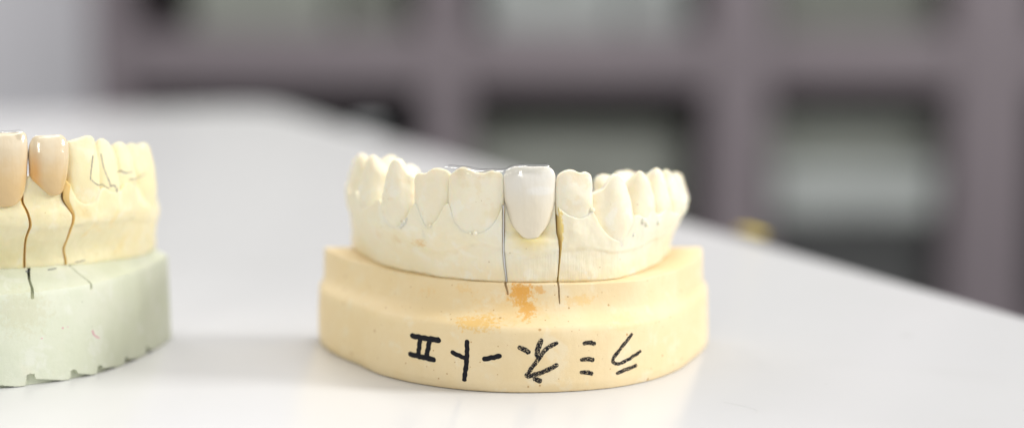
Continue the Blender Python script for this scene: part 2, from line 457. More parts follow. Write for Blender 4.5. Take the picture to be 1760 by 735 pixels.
G0 = tab([(-1, 33.5), (11, 32.7), (25, 32.6), (38, 34), (53, 36.3), (59.5, 37.2), (70, 39.6), (78.6, 40.9), (87.6, 42.2), (100.8, 43.2), (108, 43.5), (115.7, 42.9), (122.3, 40.9), (133.7, 37.3), (144.7, 34.8), (156.6, 32.7), (181, 31.9)])
G1 = tab([(-1, 33.8), (10.2, 33.8), (23.6, 34.9), (41.3, 37.9), (55, 40.9), (65.8, 42.7), (77.3, 43.1), (89.3, 42.6), (100, 43.2), (109.5, 43.5), (120.5, 42.4), (133.5, 40), (149.3, 37.2), (166.9, 35.4), (181, 34.8)])
ZT = tab([(0, 32.6), (10, 32.6), (20, 32.4), (26, 31.6), (31.4, 33.0), (36, 31.6), (40.9, 30.6), (46, 31.8), (50.3, 33.0), (54, 29.2), (57, 28.2), (60.5, 29.3), (64.7, 33.4), (66.2, 31.2), (68.2, 29.0), (70.4, 30.2), (73.5, 33.7), (75.3, 30.4), (77.8, 28.7), (80.2, 28.1), (82.9, 28.7), (85.4, 30.7), (87.3, 33.6), (88.2, 34.0), (90, 33.0), (93.5, 31.2), (97.5, 33), (99.5, 33.6), (101.0, 32.8), (103.3, 31.5), (105.8, 31.0), (107.5, 31.4), (108.9, 32.2), (111.1, 29.4), (114.3, 26.9), (116.7, 26.3), (119.4, 27.6), (122.9, 30.6), (125.7, 29.9), (128.4, 30.9), (132.2, 29.9), (136, 30.4), (142, 29.4), (147, 28.9), (154, 29.3), (160, 29.0), (168, 29.0), (180, 29)])
ZTRIM = tab([(0, 27), (30, 27.5), (48, 27.0), (56, 26.0), (63, 24.6), (68, 24.0), (74, 24.3), (77, 25.6), (81, 26.2), (86, 25.3), (88, 24.8), (94, 24.0), (101, 25.0), (108, 25.3), (114, 24.3), (121, 24.0), (130, 24.5), (142, 25.0), (152, 26.5), (162, 27.5), (180, 28)])
zb0 = lambda th: np.full_like(th, 19.03)
JUG = [(8, .3, 4), (24, .4, 4.5), (40, .5, 4.5), (57.5, .7, 3.6), (69, .45, 2.4), (80.5, .55, 3.0), (93.7, .2, 4), (105, .4, 2.2), (116, .65, 3.2), (126, .45, 2.8), (132.5, .45, 3), (144, .5, 4), (160, .5, 5)]
def const(v): return lambda z: np.full_like(np.asarray(z, float), v)
L_hi = tab([(17, 87.75), (19, 87.75), (23, 87.2), (26, 86.98), (35, 86.95)])
D_lo = tab([(17, 88.12), (19, 88.1), (23, 87.6), (26, 87.42), (35, 87.45)])
D_hi = tab([(17, 100.45), (19, 100.4), (22, 100.75), (24, 100.9), (29.4, 100.35), (35, 100.0)])
R_lo = tab([(17, 100.65), (19, 100.72), (22, 101.0), (24, 101.2), (27, 101.25), (30, 101.05), (33, 100.6), (35, 100.5)])
def die_prep(th, z): return -1.1 * sst(z, 26.9, 28.4)
sg = [(const(0.0), L_hi, None, 2.2, [(69.0, 29.3, .36), (68.2, 29.1, .22), (80.4, 28.3, .46), (79.2, 28.25, .28), (61.3, 29.6, .46), (60.6, 29.0, .40), (59.9, 28.5, .30), (61.9, 30.2, .25)]),
      (D_lo, D_hi, die_prep, 6.4, []),
      (R_lo, const(180.0), None, 9.7, [(109.0, 32.4, .5), (124.6, 29.4, .62), (125.9, 28.7, .5), (131.4, 28.6, .6), (121.6, 27.0, .35)])]
wide = tab([(17, .08), (19.5, .08), (23, .10), (25, .20), (29, .28), (33, .18), (36, .1)])
CH = {2.2: (None, const(.10)), 6.4: (const(.10), const(.10)), 9.7: (wide, None)}
for lo, hi, ex, seed, beads in sg:
    V, F, fm = arch(C0, G0, G1, zb0, ZT, lo, hi, 20.5, 29.5, JUG, ZTRIM, seed, extra=ex, beads=beads, ch=CH[seed], cdep=.8)
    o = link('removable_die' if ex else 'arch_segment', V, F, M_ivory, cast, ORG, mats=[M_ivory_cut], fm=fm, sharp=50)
    if ex: die = o
# the foil standing in the left saw cut
zz = np.linspace(33.4, 19.25, 30); V = []
for z in zz:
    th = float((L_hi(z) + D_lo(z)) / 2); r = float(G0(th) + (G1(th) - G0(th)) * sst(np.array(z), 20.5, 29.5)) + .12
    w = .14 * (1 + .4 * noise.noise(Vector((z * .8, 0, 3)))) * (.7 if z < 21 else 1)
    x, y = polar(C0, th, r)
    V += [(x - w, y, z), (x + w, y - .03, z), (x + w, y + 4, z), (x - w, y + 4, z)]
F = grid_faces(30, 4, True) + [(3, 2, 1, 0), (116, 117, 118, 119)]
link('separating_foil', V, F, M_metal, cast, ORG)

# ------------------------------------------------------------------ teeth
def edge_fn(pts):
    x = np.array([p[0] for p in pts], float); y = np.array([p[1] for p in pts], float)
    xs = np.linspace(x[0], x[-1], 201); ys = np.interp(xs, x, y)
    k = np.exp(-np.linspace(-2, 2, 15) ** 2); k /= k.sum()
    ys = np.convolve(np.pad(ys, 7, mode='edge'), k, mode='valid')
    return lambda u: np.interp(u, xs, ys)

def place(loc, C, G, th, yaw, dr, V):
    o = R(th + yaw); ox, oy = -math.cos(o), -math.sin(o); ux, uy = math.sin(o), -math.cos(o)
    px, py = polar(C, th, float(G(th)) + dr)
    V = np.asarray(V, float)
    return np.stack([px + V[:, 0] * ux + V[:, 1] * ox, py + V[:, 0] * uy + V[:, 1] * oy, V[:, 2]], 1)

NU = 72
ANG = np.linspace(0, 2 * np.pi, NU, endpoint=False)
def cs(p):
    c = np.cos(ANG); s = np.sin(ANG)
    return np.sign(c) * abs(c) ** (2 / p), np.sign(s) * abs(s) ** (2 / p)

def front_tooth(w, zb, H, wp, lab, thk, p=2.5, rad=.32, curv=.02, rows=30):
    """incisor or canine: outline by H (incisal edge height over u), lab = labial face, thk = thickness, over t from neck to edge"""
    cu, sn = cs(p); V = []; n = 0
    def ring(hw, nf, th, z_of_u):
        u = hw * cu; nn = nf - th / 2 + th / 2 * sn - curv * u * u
        V.append(np.stack([u, nn, z_of_u(u)], 1))
    for t in np.linspace(0, 1, rows):
        ring(w / 2 * wp(t), lab(t), thk(t), lambda u: zb + t * (H(u) - rad - zb))
    hw, nf, th = w / 2 * wp(1), lab(1), thk(1)
    for a in (20, 40, 60, 80, 90):
        q = rad * (1 - math.cos(R(a)))
        ring(hw - q * .8, nf - q, th - 2 * q, lambda u: H(u) - rad + rad * math.sin(R(a)))
    t2 = th - 2 * rad
    for k in (.6, .25, .02):
        ring((hw - rad * .8) * (1 - .03 * (1 - k)), nf - rad - t2 * (1 - k) / 2, t2 * k, lambda u: H(u) + .02)
    nr = len(V); V = np.concatenate(V); F = grid_faces(nr, NU, True)
    F.append(tuple(range(NU))[::-1]); F.append(tuple((nr - 1) * NU + j for j in range(NU)))
    return V, F

def back_tooth(w, d, zb, zocc, cusps, lab, wp, p=2.7, rows=22):
    """premolar or molar: cusps = (u, n, height above zocc, sigma)"""
    cu, sn = cs(p); V = []
    def H(u, n):
        h = np.full_like(u, zocc)
        for a, b, k, s in cusps: h = np.maximum(h, zocc + k * np.exp(-(((u - a) / s) ** 2 + ((n - b) / (s * 1.25)) ** 2))) * .5 + .5 * (h + k * np.exp(-(((u - a) / s) ** 2 + ((n - b) / (s * 1.25)) ** 2)))
        return h
    rad = .9
    for t in np.linspace(0, 1, rows):
        hw = w / 2 * wp(t); nf = lab(t); th = d + nf
        u = hw * cu; n = nf - th / 2 + th / 2 * sn
        V.append(np.stack([u, n, zb + t * (H(u, n) - rad - zb)], 1))
    hw = w / 2 * wp(1); nf = lab(1); th = d + nf
    for s in (.97, .92, .86, .78, .68, .56, .42, .28, .14, .02):
        u = hw * cu * s; n = nf - th / 2 + th / 2 * sn * s
        q = 1 - min(1, (1 - s) / .28)
        V.append(np.stack([u, n, H(u, n) - rad * (1 - math.sqrt(max(0, 1 - q * q)))], 1))
    nr = len(V); V = np.concatenate(V); F = grid_faces(nr, NU, True)
    F.append(tuple(range(NU))[::-1]); F.append(tuple((nr - 1) * NU + j for j in range(NU)))
    return V, F

def shell(rows, p=2.3, curv=.02, top_flat=.35, sub=5):
    """crown from explicit rows (z, u left, u right, labial n, thickness)"""
    A = np.array(rows, float); t = np.linspace(0, 1, len(A)); fs = [tab(list(zip(t, A[:, k]))) for k in range(5)]
    cu, sn = cs(p); V = []
    for q in np.linspace(0, 1, len(A) * sub):
        z, a, b, nf, th = [float(f(q)) for f in fs]
        u = (a + b) / 2 + (b - a) / 2 * cu; n = nf - th / 2 + th / 2 * sn - curv * (u - 3.3 * 0) ** 2
        V.append(np.stack([u, n, np.full(NU, z)], 1))
    z, a, b, nf, th = A[-1]
    for k in (.75, .5, .25, .03):
        u = (a + b) / 2 + (b - a) / 2 * cu * (1 - .06 * (1 - k)); n = nf - th / 2 + th / 2 * sn * k - curv * u ** 2
        V.append(np.stack([u, n, np.full(NU, z + top_flat * .25 * (1 - k))], 1))
    nr = len(V); V = np.concatenate(V); F = grid_faces(nr, NU, True)
    F.append(tuple(range(NU))[::-1]); F.append(tuple((nr - 1) * NU + j for j in range(NU)))
    return V, F

WP_INC = tab([(0, .93), (.3, .97), (.6, .995), (.8, 1.0), (.93, .995), (1, .98)])
LAB_INC = tab([(0, -.55), (.25, -.05), (.45, .0), (.7, -.15), (1, -.75)])
THK_INC = tab([(0, 7), (.4, 5.5), (.7, 3.4), (1, 1.5)])
WP_CAN = tab([(0, .90), (.3, .96), (.55, 1.0), (.8, 1.0), (1, .97)])
LAB_CAN = tab([(0, -.3), (.3, .25), (.5, .3), (.75, -.1), (1, -1.1)])
THK_CAN = tab([(0, 8), (.5, 6.5), (.8, 4.6), (1, 2.2)])
LAB_POST = tab([(0, -.2), (.35, .15), (.6, 0), (.85, -.7), (1, -1.3)])
WP_POST = tab([(0, .92), (.4, .98), (.7, 1.0), (1, .95)])

def put(V, F, C, G, th, yaw, dr, m, parent, org, seed, name='tooth', amp=.16, tuck=True, side=None):
    W = place(None, C, G, th, yaw, dr, V)
    W = wobble(W, amp, .28, seed); W = wobble(W, amp * .35, .9, seed + 2)
    if tuck:                                  # below the gum margin the tooth goes in behind the gum, above it swells out
        args, zt = (GUM0, ZT) if C is C0 else (GUM1, ZT2)
        t = np.degrees(np.arctan2(-(W[:, 1] - C[1]), -(W[:, 0] - C[0]))); r = np.hypot(W[:, 0] - C[0], W[:, 1] - C[1])
        top = zt(t); up = W[:, 2] - top
        lim = gum_r(*args, t, np.minimum(W[:, 2], top)) - .12 + .13 * sst(up, -.4, .5) + .45 * np.clip(up, 0, 6)
        k = .25; h = np.clip(.5 + .5 * (lim - r) / k, 0, 1)
        rn = lim * (1 - h) + r * h - k * h * (1 - h)
        f = np.where(r > 1, rn / r, 1); W[:, 0] = C[0] + (W[:, 0] - C[0]) * f; W[:, 1] = C[1] + (W[:, 1] - C[1]) * f
    if side:                                  # the saw also trimmed the flank of the tooth beside the cut
        fn, sgn, ztop = side
        t = np.degrees(np.arctan2(-(W[:, 1] - C[1]), -(W[:, 0] - C[0]))); r = np.hypot(W[:, 0] - C[0], W[:, 1] - C[1])
        lim = fn(np.minimum(W[:, 2], ztop)) - sgn * 3.0 * sst(W[:, 2], ztop - 1.5, ztop + 1.5)
        t2 = np.maximum(t, lim) if sgn > 0 else np.minimum(t, lim)
        W[:, 0], W[:, 1] = polar(C, t2, r)
    return link(name, W, F, m, parent, org, sharp=None)

teeth = []
GUM0 = (G0, G1, 20.5, 29.5, JUG, ZTRIM)
# central incisor, lateral incisors, canines of the ivory cast
H = edge_fn([(-5.4, 38.2), (-4.9, 38.9), (-4.3, 39.3), (-3.5, 39.85), (-2.8, 40.35), (-1.7, 40.2), (-.5, 39.6), (.6, 39.1), (2, 39.55), (2.8, 39.95), (3.5, 39.5), (4.3, 39.35), (4.8, 38.9), (5.3, 38.0)])
teeth.append(put(*front_tooth(10.3, 25, H, WP_INC, LAB_INC, THK_INC, p=4.0, curv=.012), C0, G1, 80.45, 5, .45, M_ivory_tooth, cast, ORG, 1, side=(lambda z: L_hi(z) - .15, -1, 33.4)))
H = edge_fn([(-3.7, 37.8), (-3.3, 38.5), (-2.8, 38.95), (-1.9, 38.85), (-1.3, 38.9), (-.6, 39.6), (.4, 39.95), (1.5, 39.9), (2.5, 39.6), (3.1, 39.1), (3.6, 38.3)])
teeth.append(put(*front_tooth(7.3, 25, H, WP_INC, LAB_INC, THK_INC, p=3.6), C0, G1, 69.2, 8, .35, M_ivory_tooth, cast, ORG, 2))
H = edge_fn([(-3.4, 37.6), (-3, 38.7), (-2.3, 39.35), (-1.4, 39.8), (-.5, 39.95), (.4, 39.6), (1, 39.15), (2.1, 39.3), (2.75, 39.05), (3.1, 38.7), (3.6, 37.6)])
teeth.append(put(*front_tooth(6.95, 26, H, WP_INC, LAB_INC, THK_INC, p=3.6), C0, G1, 104.75, -6, .4, M_ivory_tooth, cast, ORG, 3, side=(lambda z: R_lo(z) + wide(z) + .05, 1, 32.2)))
H = edge_fn([(-4, 33), (-3.5, 34.4), (-2.6, 38.0), (-1.6, 40.2), (-1.0, 40.95), (-.2, 41.0), (.5, 40.4), (1.2, 39.2), (1.8, 38.3), (2.6, 37.9), (3.4, 37.5), (4, 36.5)])
teeth.append(put(*front_tooth(7.6, 24, H, WP_CAN, LAB_CAN, THK_CAN, p=2.8), C0, G1, 58.0, 12, .35, M_ivory_tooth, cast, ORG, 4))
H = edge_fn([(-4.7, 32.4), (-4.3, 33.6), (-3.7, 34.8), (-2.7, 35.3), (-1.6, 35.9), (-.45, 37.6), (.4, 38.5), (.9, 38.65), (1.7, 38.1), (2.8, 36.4), (3.85, 34.2), (4.3, 32.6), (4.7, 31)])
teeth.append(put(*front_tooth(9.0, 22.5, H, WP_CAN, LAB_CAN, THK_CAN, p=3.0), C0, G1, 115.0, -10, .35, M_ivory_tooth, cast, ORG, 5))
# premolars and molars
POST = [(40.5, 7.8, 12.8, 37.0, [(-.2, -2.4, 3.7, 2.2), (.4, -11.2, 1.2, 2.2)], 0, 6),
        (27.5, 7.8, 9.6, 36.6, [(0, -2.4, 2.9, 2.2), (.2, -8.2, 2.9, 2.4)], 0, 7),
        (15, 9.6, 10.5, 36.6, [(1.9, -2.3, 2.9, 2.0), (-2.4, -2.3, 1.8, 2.0), (1.8, -8.6, 1.5, 2.4), (-2, -8.8, 1.2, 2.2)], 0, 8),
        (3.5, 7.5, 10, 36.0, [(0, -2.3, 1.6, 2.4), (0, -8, 1.2, 2.4)], 0, 9),
        (126.8, 7.6, 15.0, 35.2, [(-.1, -2.3, 3.3, 2.2), (-1.4, -12.8, 1.6, 3.2)], -4, 10),
        (136.6, 7.2, 13.6, 35.2, [(0, -2.3, 3.2, 2.2), (.2, -11.6, 1.8, 2.4)], 0, 11),
        (151.5, 10.2, 13.2, 34.0, [(-2.4, -2.2, 3.3, 2.1), (2.5, -2.2, 2.3, 2.1), (-2, -11.2, 2.6, 2.3), (2, -11.2, 1.8, 2.2)], 0, 12),
        (167.5, 9.2, 10.5, 33.2, [(-2.2, -2.2, 2.5, 2.1), (2.2, -2.2, 1.8, 2.1), (-2, -8.8, 1.6, 2.3), (2, -8.8, 1.2, 2.2)], 0, 13)]
for th, w, d, zo, cu_, yaw, sd in POST:
    put(*back_tooth(w, d, 25, zo, cu_, LAB_POST, WP_POST), C0, G1, th, yaw, .45, M_ivory_tooth, cast, ORG, sd, amp=.22)
# the veneer on its die (u measured from x = 3.3)
rows = [(27.3, 2.75 - 3.3, 3.95 - 3.3, -.05, .5), (27.55, 2.0 - 3.3, 4.8 - 3.3, .05, .9), (28.2, 1.3 - 3.3, 5.4 - 3.3, .25, 1.6), (29.6, .1 - 3.3, 6.5 - 3.3, .5, 2.6), (31.8, -.8 - 3.3, 7.5 - 3.3, .75, 4.2), (35, -1.45 - 3.3, 8.05 - 3.3, .75, 4.4),
        (38.1, -1.55 - 3.3, 8.05 - 3.3, .35, 3.0), (39.2, -1.3 - 3.3, 7.85 - 3.3, .1, 2.3), (39.95, -.8 - 3.3, 7.4 - 3.3, -.15, 1.7), (40.45, .15 - 3.3, 6.75 - 3.3, -.4, 1.2)]
V, F = shell(rows, p=2.5, curv=.022)
put(V, F, C0, G1, 93.75, -2, .45, M_crown, cast, ORG, 21, 'veneer', amp=.05, tuck=False)

# ------------------------------------------------------------------ clear film lying over the incisal edges
film = thing('clear_film', 'thin clear plastic strip laid over the incisal edges beside the pale veneer', 'film strip', (-3, 355, 39))
def sheet(name, cols, parent, org, thick=.09):
    """cols: polylines of points (all the same length) -> a sheet with thickness along z/y"""
    A = np.array(cols, float); nc, nr, _ = A.shape
    du = np.gradient(A, axis=0); dv = np.gradient(A, axis=1); nn = np.cross(du, dv); nn /= np.linalg.norm(nn, axis=2)[..., None] + 1e-9
    P = np.concatenate([(A + nn * thick / 2).reshape(-1, 3), (A - nn * thick / 2).reshape(-1, 3)]); k = nc * nr
    F = grid_faces(nc, nr); F = F + [tuple(k + i for i in reversed(f)) for f in F]
    rim = [i * nr for i in range(nc)] + [(nc - 1) * nr + j for j in range(1, nr)] + [i * nr + nr - 1 for i in range(nc - 2, -1, -1)] + [j for j in range(nr - 2, 0, -1)]
    F += [(rim[i], rim[(i + 1) % len(rim)], k + rim[(i + 1) % len(rim)], k + rim[i]) for i in range(len(rim))]
    return link(name, P, F, M_film, parent, org, sharp=30)
top = tab([(-13.2, 40.35), (-10.4, 40.25), (-8.6, 40.15), (-6.0, 39.75), (-3.6, 39.85), (-1.8, 39.75), (0, 40.35), (3.0, 40.72), (6.85, 40.72)])
cols = []
for x in np.linspace(-13.0, 6.85, 90):
    t = np.degrees(np.arctan2(43, -(x - C0[0]))); r = float(G1(t)); px, py = polar(C0, t, r - .35); z = float(top(x)); rd = (px - C0[0], py - C0[1]); k = math.hypot(*rd); rd = (rd[0] / k, rd[1] / k)
    w = .12 * noise.noise(Vector((x * .35, 1.3, 0)))
    prof = [(-2.2, .10), (-1.5, .12), (-.8, .12), (-.2, .08), (.3, -.02), (.62, -.3), (.80, -.75), (.92, -1.3)]
    cols.append([(px + rd[0] * a, py + rd[1] * a, z + b + w * abs(a) * .5) for a, b in prof])
sheet('film', cols, film, (-3, 355, 39), .05)

# ------------------------------------------------------------------ the green based cast, cropped by the left of the photograph
cast2 = thing('dental_cast', 'yellow tooth cast with two warm porcelain crowns on a pale green base', 'dental model', ORG1, 'plaster dental casts on the table')
def mirror(l): return [(180 - a, b) for a, b in reversed(l) if a > 90.5] + l
B2 = tab(mirror([(90, 49.8), (106.5, 49.4), (122, 47.4), (129, 46), (138, 43.1), (153, 39.6), (165, 37.9), (180, 37.4)]))
R2 = tab(mirror([(90, 49.0), (106.5, 48.6), (114, 47.8), (120.5, 46.6), (129, 45.2), (138, 42.4), (153, 38.9), (165, 37.3), (180, 36.9)]))
Q0 = tab(mirror([(90, 40.8), (107, 41.2), (112, 41.4), (121, 41.2), (127, 40.5), (133, 39.4), (144, 37.0), (155, 36.9), (166, 35.3), (181, 34.4)]))
Q1 = tab(mirror([(90, 46.0), (107, 46.6), (114, 47.2), (121, 47.5), (127, 46.9), (134, 45.3), (143, 42.9), (152, 39.9), (162, 38.6), (171, 37.0), (181, 36.0)]))
ZBev = tab(mirror([(90, 20.9), (121, 20.8), (135, 20.1), (150, 19.4), (181, 18.6)]))
NOTCH = [(111.9, 113.8, 114.2, 120.9, 2.2, 1.1), (122.3, 123.9, 124.4, 128.6, 1.75, .9), (129.8, 131.4, 131.9, 138.0, 1.5, .8), (140.9, 142.6, 143.2, 149.0, 1.3, .7), (153.6, 155.2, 155.8, 161, 1.8, .7), (101.5, 103.2, 103.8, 110.5, 1.9, 1.0)]
TH2 = np.linspace(0, 180, 1201)
def rows1(th):
    b = B2(th); rr = R2(th); q = Q0(th); zt = ZBev(th); rows = []
    nh = np.zeros_like(th)                                  # scalloped grooves left by the mould along the foot
    for a, pk, c, e, h1, h2 in NOTCH:
        hh = np.where(th < a, 0, np.where(th < a + .35, h1 * .75 * (th - a) / .35, np.where(th < pk, h1 * (.75 + .25 * np.sin(np.pi * (th - a) / (pk - a) / 1.15)), np.where(th < c, h1 + (h2 - h1) * (th - pk) / (c - pk), np.where(th < e, h2 * (1 - (th - c) / (e - c)), 0)))))
        nh = np.maximum(nh, hh)
    zs = [0, .02] + list(np.linspace(.2, 3.0, 19)) + list(np.linspace(3.6, 16.2, 14))
    for i, z in enumerate(zs):
        dr = -.8 if i == 0 else (-.12 if i == 1 else 0)
        rec = 1.05 * sst(nh - z, -.06, .08)
        rows.append((b + (rr - b) * z / 17 + dr - rec, np.full_like(th, z)))
    for dr, z in [(-.02, 17.0), (-.15, 17.3), (-.6, 17.45)]: rows.append((rr + dr, np.full_like(th, z)))
    for f in (.2, .4, .6, .8, 1.0): rows.append(((rr - .6) * (1 - f) + (q - .4) * f, 17.45 + (zt - 17.45) * f))
    rows.append((q - 3, zt)); rows.append((q - 8, zt))
    return rows
V, F = base_mesh(C1, rows1, TH2, 8.4, .09)
base2 = link('base', V, F, M_green, cast2, ORG1)
def slot_down(path):
    """path: (x, y, width, floor z) -> a saw kerf cut down from above"""
    L = [(x - w / 2, y, z) for x, y, w, z in path] + [(x + w / 2, y, z) for x, y, w, z in reversed(path)]
    n = len(L); m = len(path); V = L + [(x, y, 26.0) for x, y, z in L]; F = []
    for k in range(m - 1):
        i, j = k, 2 * m - 1 - k
        F += [(i, i + 1, j - 1, j), (n + i, n + j, n + j - 1, n + i + 1)]
    F += [(i, (i + 1) % n, n + (i + 1) % n, n + i) for i in range(n)]
    return V, F
cut_out(base2, [slot_down([(-90.7, 361.5, .6, 19.3), (-90.3, 358.8, .6, 18.9), (-89.7, 356.8, .55, 17.6), (-88.7, 354.8, .6, 16.6), (-88.4, 353.6, .6, 16.0), (-88.4, 350, .6, 15.9)]),
                slot_down([(-84.6, 367.5, .6, 18.9), (-84.0, 364.6, .55, 18.5), (-82.0, 363.7, .55, 17.6), (-80.1, 363.0, .55, 16.8), (-79.3, 362.2, .55, 16.2), (-79.2, 357, .55, 16.1)])], ORG1)
ZT2 = tab(mirror([(90, 38.0), (104, 38.0), (113, 38.6), (118, 38.6), (122.6, 38.0), (124, 35.4), (127, 32.9), (129.6, 33.4), (132.8, 35.4), (135, 34.4), (138.5, 34.2), (141.5, 35.4), (146, 34.8), (150, 34.4), (157, 32.8), (164, 31.4), (172, 30.6), (180, 30)]))
ZTR2 = tab(mirror([(90, 29.5), (107, 29.3), (121, 28.6), (127, 29.0), (140, 28.0), (152, 27.0), (165, 25.5), (180, 25)]))
JUG2 = [(105, .4, 4), (118, .3, 3), (127.5, .6, 3), (136, .5, 3), (145, .4, 4), (160, .5, 6)]; JUG2 = JUG2 + [(180 - a, b, c) for a, b, c in JUG2]
c1 = tab([(16, 114.2), (21.3, 114.2), (26.6, 113.8), (29.8, 114.5), (32, 114.0), (34.2, 113.1), (38.5, 113.2)])
c2 = tab([(16, 125.3), (21.2, 125.2), (24.5, 123.8), (28.8, 123.85), (30.7, 124.0), (32.7, 122.8), (34.3, 121.95), (38.5, 122.3)])
wd1 = tab([(16, .5), (21.5, .45), (26, .3), (31, .34), (35, .5), (38, 1.0)])
wd2 = tab([(16, .4), (21.5, .4), (26, .3), (30.5, .36), (33, .9), (38, 1.6)])
def crest2(th, z): return -1.7 * sst(z, ZT2(th) - 6.0, ZT2(th)) ** 1.5 * sst(th, 143, 158)
sg2 = [(const(0.0), const(66.5), None, 31.0), (const(67.0), lambda z: c1(z) - .07, None, 33.0),
       (lambda z: c1(z) + .07, lambda z: c2(z) - .07, None, 35.0), (lambda z: c2(z) + .07, const(180.0), None, 37.0)]
def prep2(th, z): return -1.0 * sst(z, 31.5, 34.0)
CH2 = [(None, const(.3)), (const(.3), wd1), (const(.16), const(.18)), (wd2, None)]
for i, (lo, hi, ex, seed) in enumerate(sg2):
    V, F, fm = arch(C1, Q0, Q1, lambda th: ZBev(th) - .15, ZT2, lo, hi, 21.0, 30.5, JUG2, ZTR2, seed, extra=prep2 if i in (1, 2) else crest2, ch=CH2[i], cdep=.6)
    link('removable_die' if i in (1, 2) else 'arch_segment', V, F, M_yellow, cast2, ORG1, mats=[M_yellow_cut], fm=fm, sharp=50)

GUM1 = (Q0, Q1, 21.0, 30.5, JUG2, ZTR2)
# crowns: rows relative to their own middle
s = .1060
def crown_rows(px, sx, sy, yz):     # (pixel rows are only a ruler here: s mm each, yz converts a ruler height to z)
    return [(yz(y), (a - px) * sx, (b - px) * sx, nf, th) for y, a, b, nf, th in px_rows]
px_rows = [(336.5, 86, 95, -.25, .5), (335, 80, 99, -.1, .9), (331, 75, 103, .15, 1.5), (318, 62, 108, .55, 3.0), (299, 47.5, 113.5, .9, 4.6), (272, 47.5, 116.8, .9, 4.6), (253, 49, 116.8, .5, 3.6), (241, 53, 113.5, .05, 2.6), (235.5, 56.5, 109.5, -.3, 1.9), (232.5, 61, 105, -.6, 1.2)]
V, F = shell(crown_rows(84, s, s, lambda y: 81 - (y + 98) * s), p=2.5)
lat = put(V, F, C1, Q1, 119.2, -9, .55, M_crown_warm, cast2, ORG1, 41, 'crown', amp=.05, tuck=False)
px_rows = [(353, 2, 14, -.2, .5), (351.5, -6, 21, 0, 1.0), (347, -14, 29, .3, 1.6), (330, -27, 40, .8, 3.2), (300, -33, 46.5, 1.2, 4.8), (255, -36, 49.5, 1.1, 4.6), (238, -35, 49, .6, 3.2), (229, -32, 47, .15, 2.3), (225.5, -28, 44, -.25, 1.5)]
V, F = shell(crown_rows(7, s, s, lambda y: 81 - (y + 98) * s), p=2.5)
cen = put(V, F, C1, Q1, 109.0, -5, .5, M_crown_warm, cast2, ORG1, 43, 'crown', amp=.05, tuck=False)
T2 = []
H = edge_fn([(-3.6, 42.2), (-3.0, 43.6), (-2.3, 44.5), (-1.0, 44.7), (.3, 45.0), (1.2, 45.25), (2.0, 45.2), (2.6, 44.4), (3.3, 41.5), (3.9, 38)])
T2.append(put(*front_tooth(7.2, 28, H, WP_CAN, LAB_CAN, THK_CAN, p=2.8), C1, Q1, 127.3, -6, .45, M_yellow, cast2, ORG1, 51, side=(lambda z: c2(z) + wd2(z) + .1, 1, 36.0)))
for th, w, d, zo, cu_, yaw, sd in [(134.9, 7.4, 9, 42.0, [(0, -2.1, 2.4, 2.2), (0, -8, 1.4, 2.2)], 0, 52), (142.8, 7.4, 9, 41.0, [(0, -2.1, 2.2, 2.2), (0, -8, 1.4, 2.2)], 0, 53),
                                   (158.0, 10.4, 9, 39.9, [(-2.4, -2.1, 2.0, 2.2), (2.2, -2.1, 1.8, 2.2), (-2, -8.4, 1.4, 2.2), (2, -8.4, 1.2, 2.2)], 0, 54)]:
    T2.append(put(*back_tooth(w, d, 28, zo, cu_, LAB_POST, WP_POST), C1, Q1, th, yaw, -.05 if w > 9 else .3, M_yellow, cast2, ORG1, sd, amp=.14))
# the half of this arch outside the picture
H = edge_fn([(-3.6, 43), (-2.4, 45.4), (0, 46), (2.4, 45.4), (3.6, 43)])
for th in (61.4, 52.7): put(*front_tooth(7.2, 28, H, WP_INC, LAB_INC, THK_INC), C1, Q1, th, 0, -.1, M_yellow, cast2, ORG1, th)
H = edge_fn([(-5, 43), (-4, 46), (0, 46.6), (4, 46), (5, 43)])
put(*front_tooth(9.4, 28, H, WP_INC, LAB_INC, THK_INC, p=2.9), C1, Q1, 93.5, 0, -.1, M_yellow, cast2, ORG1, 61)
put(*front_tooth(9.0, 28, H, WP_INC, LAB_INC, THK_INC, p=2.9), C1, Q1, 78, 0, -.1, M_yellow, cast2, ORG1, 62)
for th, w in ((45, 6.6), (37, 6.6), (22, 9.6), (8, 8.6)):
    put(*back_tooth(w, 9.5, 28, 40, [(0, -2.1, 2.2, 2.2), (0, -8, 1.4, 2.2)], LAB_POST, WP_POST), C1, Q1, th, 0, -.2, M_yellow, cast2, ORG1, th + 3, amp=.14)
# pencil lines on the cast
bv2 = bvh_of([o for o in cast2.children if o.name.split('.')[0] in ('tooth', 'arch_segment', 'base')], ORG1)
PEN = [(0.12, [(-78.0, 41.8), (-78.3, 38.7), (-78.4, 37.3)]), (0.12, [(-77.4, 41.7), (-76.9, 39.2), (-76.0, 36.5), (-75.7, 35.3)]), (0.12, [(-78.2, 37.3), (-76.9, 35.8), (-76.0, 35.1)]),
       (0.15, [(-75.9, 35.5), (-75.3, 35.6), (-75.0, 35.1)]), (0.18, [(-74.9, 38.0), (-74.1, 37.4), (-73.0, 37.4)]), (0.15, [(-73.5, 36.1), (-72.2, 35.9)]), (0.15, [(-74.9, 35.0), (-74.9, 34.2)])]
strokes('pencil_line', PEN, bv2, M_pencil, cast2, ORG1, 5)
strokes('pencil_line', [(.28, [(-90.8, 20.4), (-90.2, 20.0)]), (.16, [(-87.2, 20.2), (-85.8, 20.3)]), (.18, [(-83.0, 20.9), (-81.6, 21.0)])], bv2, M_pencil, base2, ORG1, 6)
strokes('pink_mark', [(.30, [(-83.9, 10.0), (-83.65, 9.9)]), (.13, [(-83.1, 10.0), (-82.95, 9.95)]), (.16, [(-87.2, 8.6), (-86.9, 8.55)]), (.13, [(-79.3, 8.6), (-79.1, 7.7), (-78.6, 7.0), (-78.3, 6.8)])], bv2, M_pink, base2, ORG1, 7)
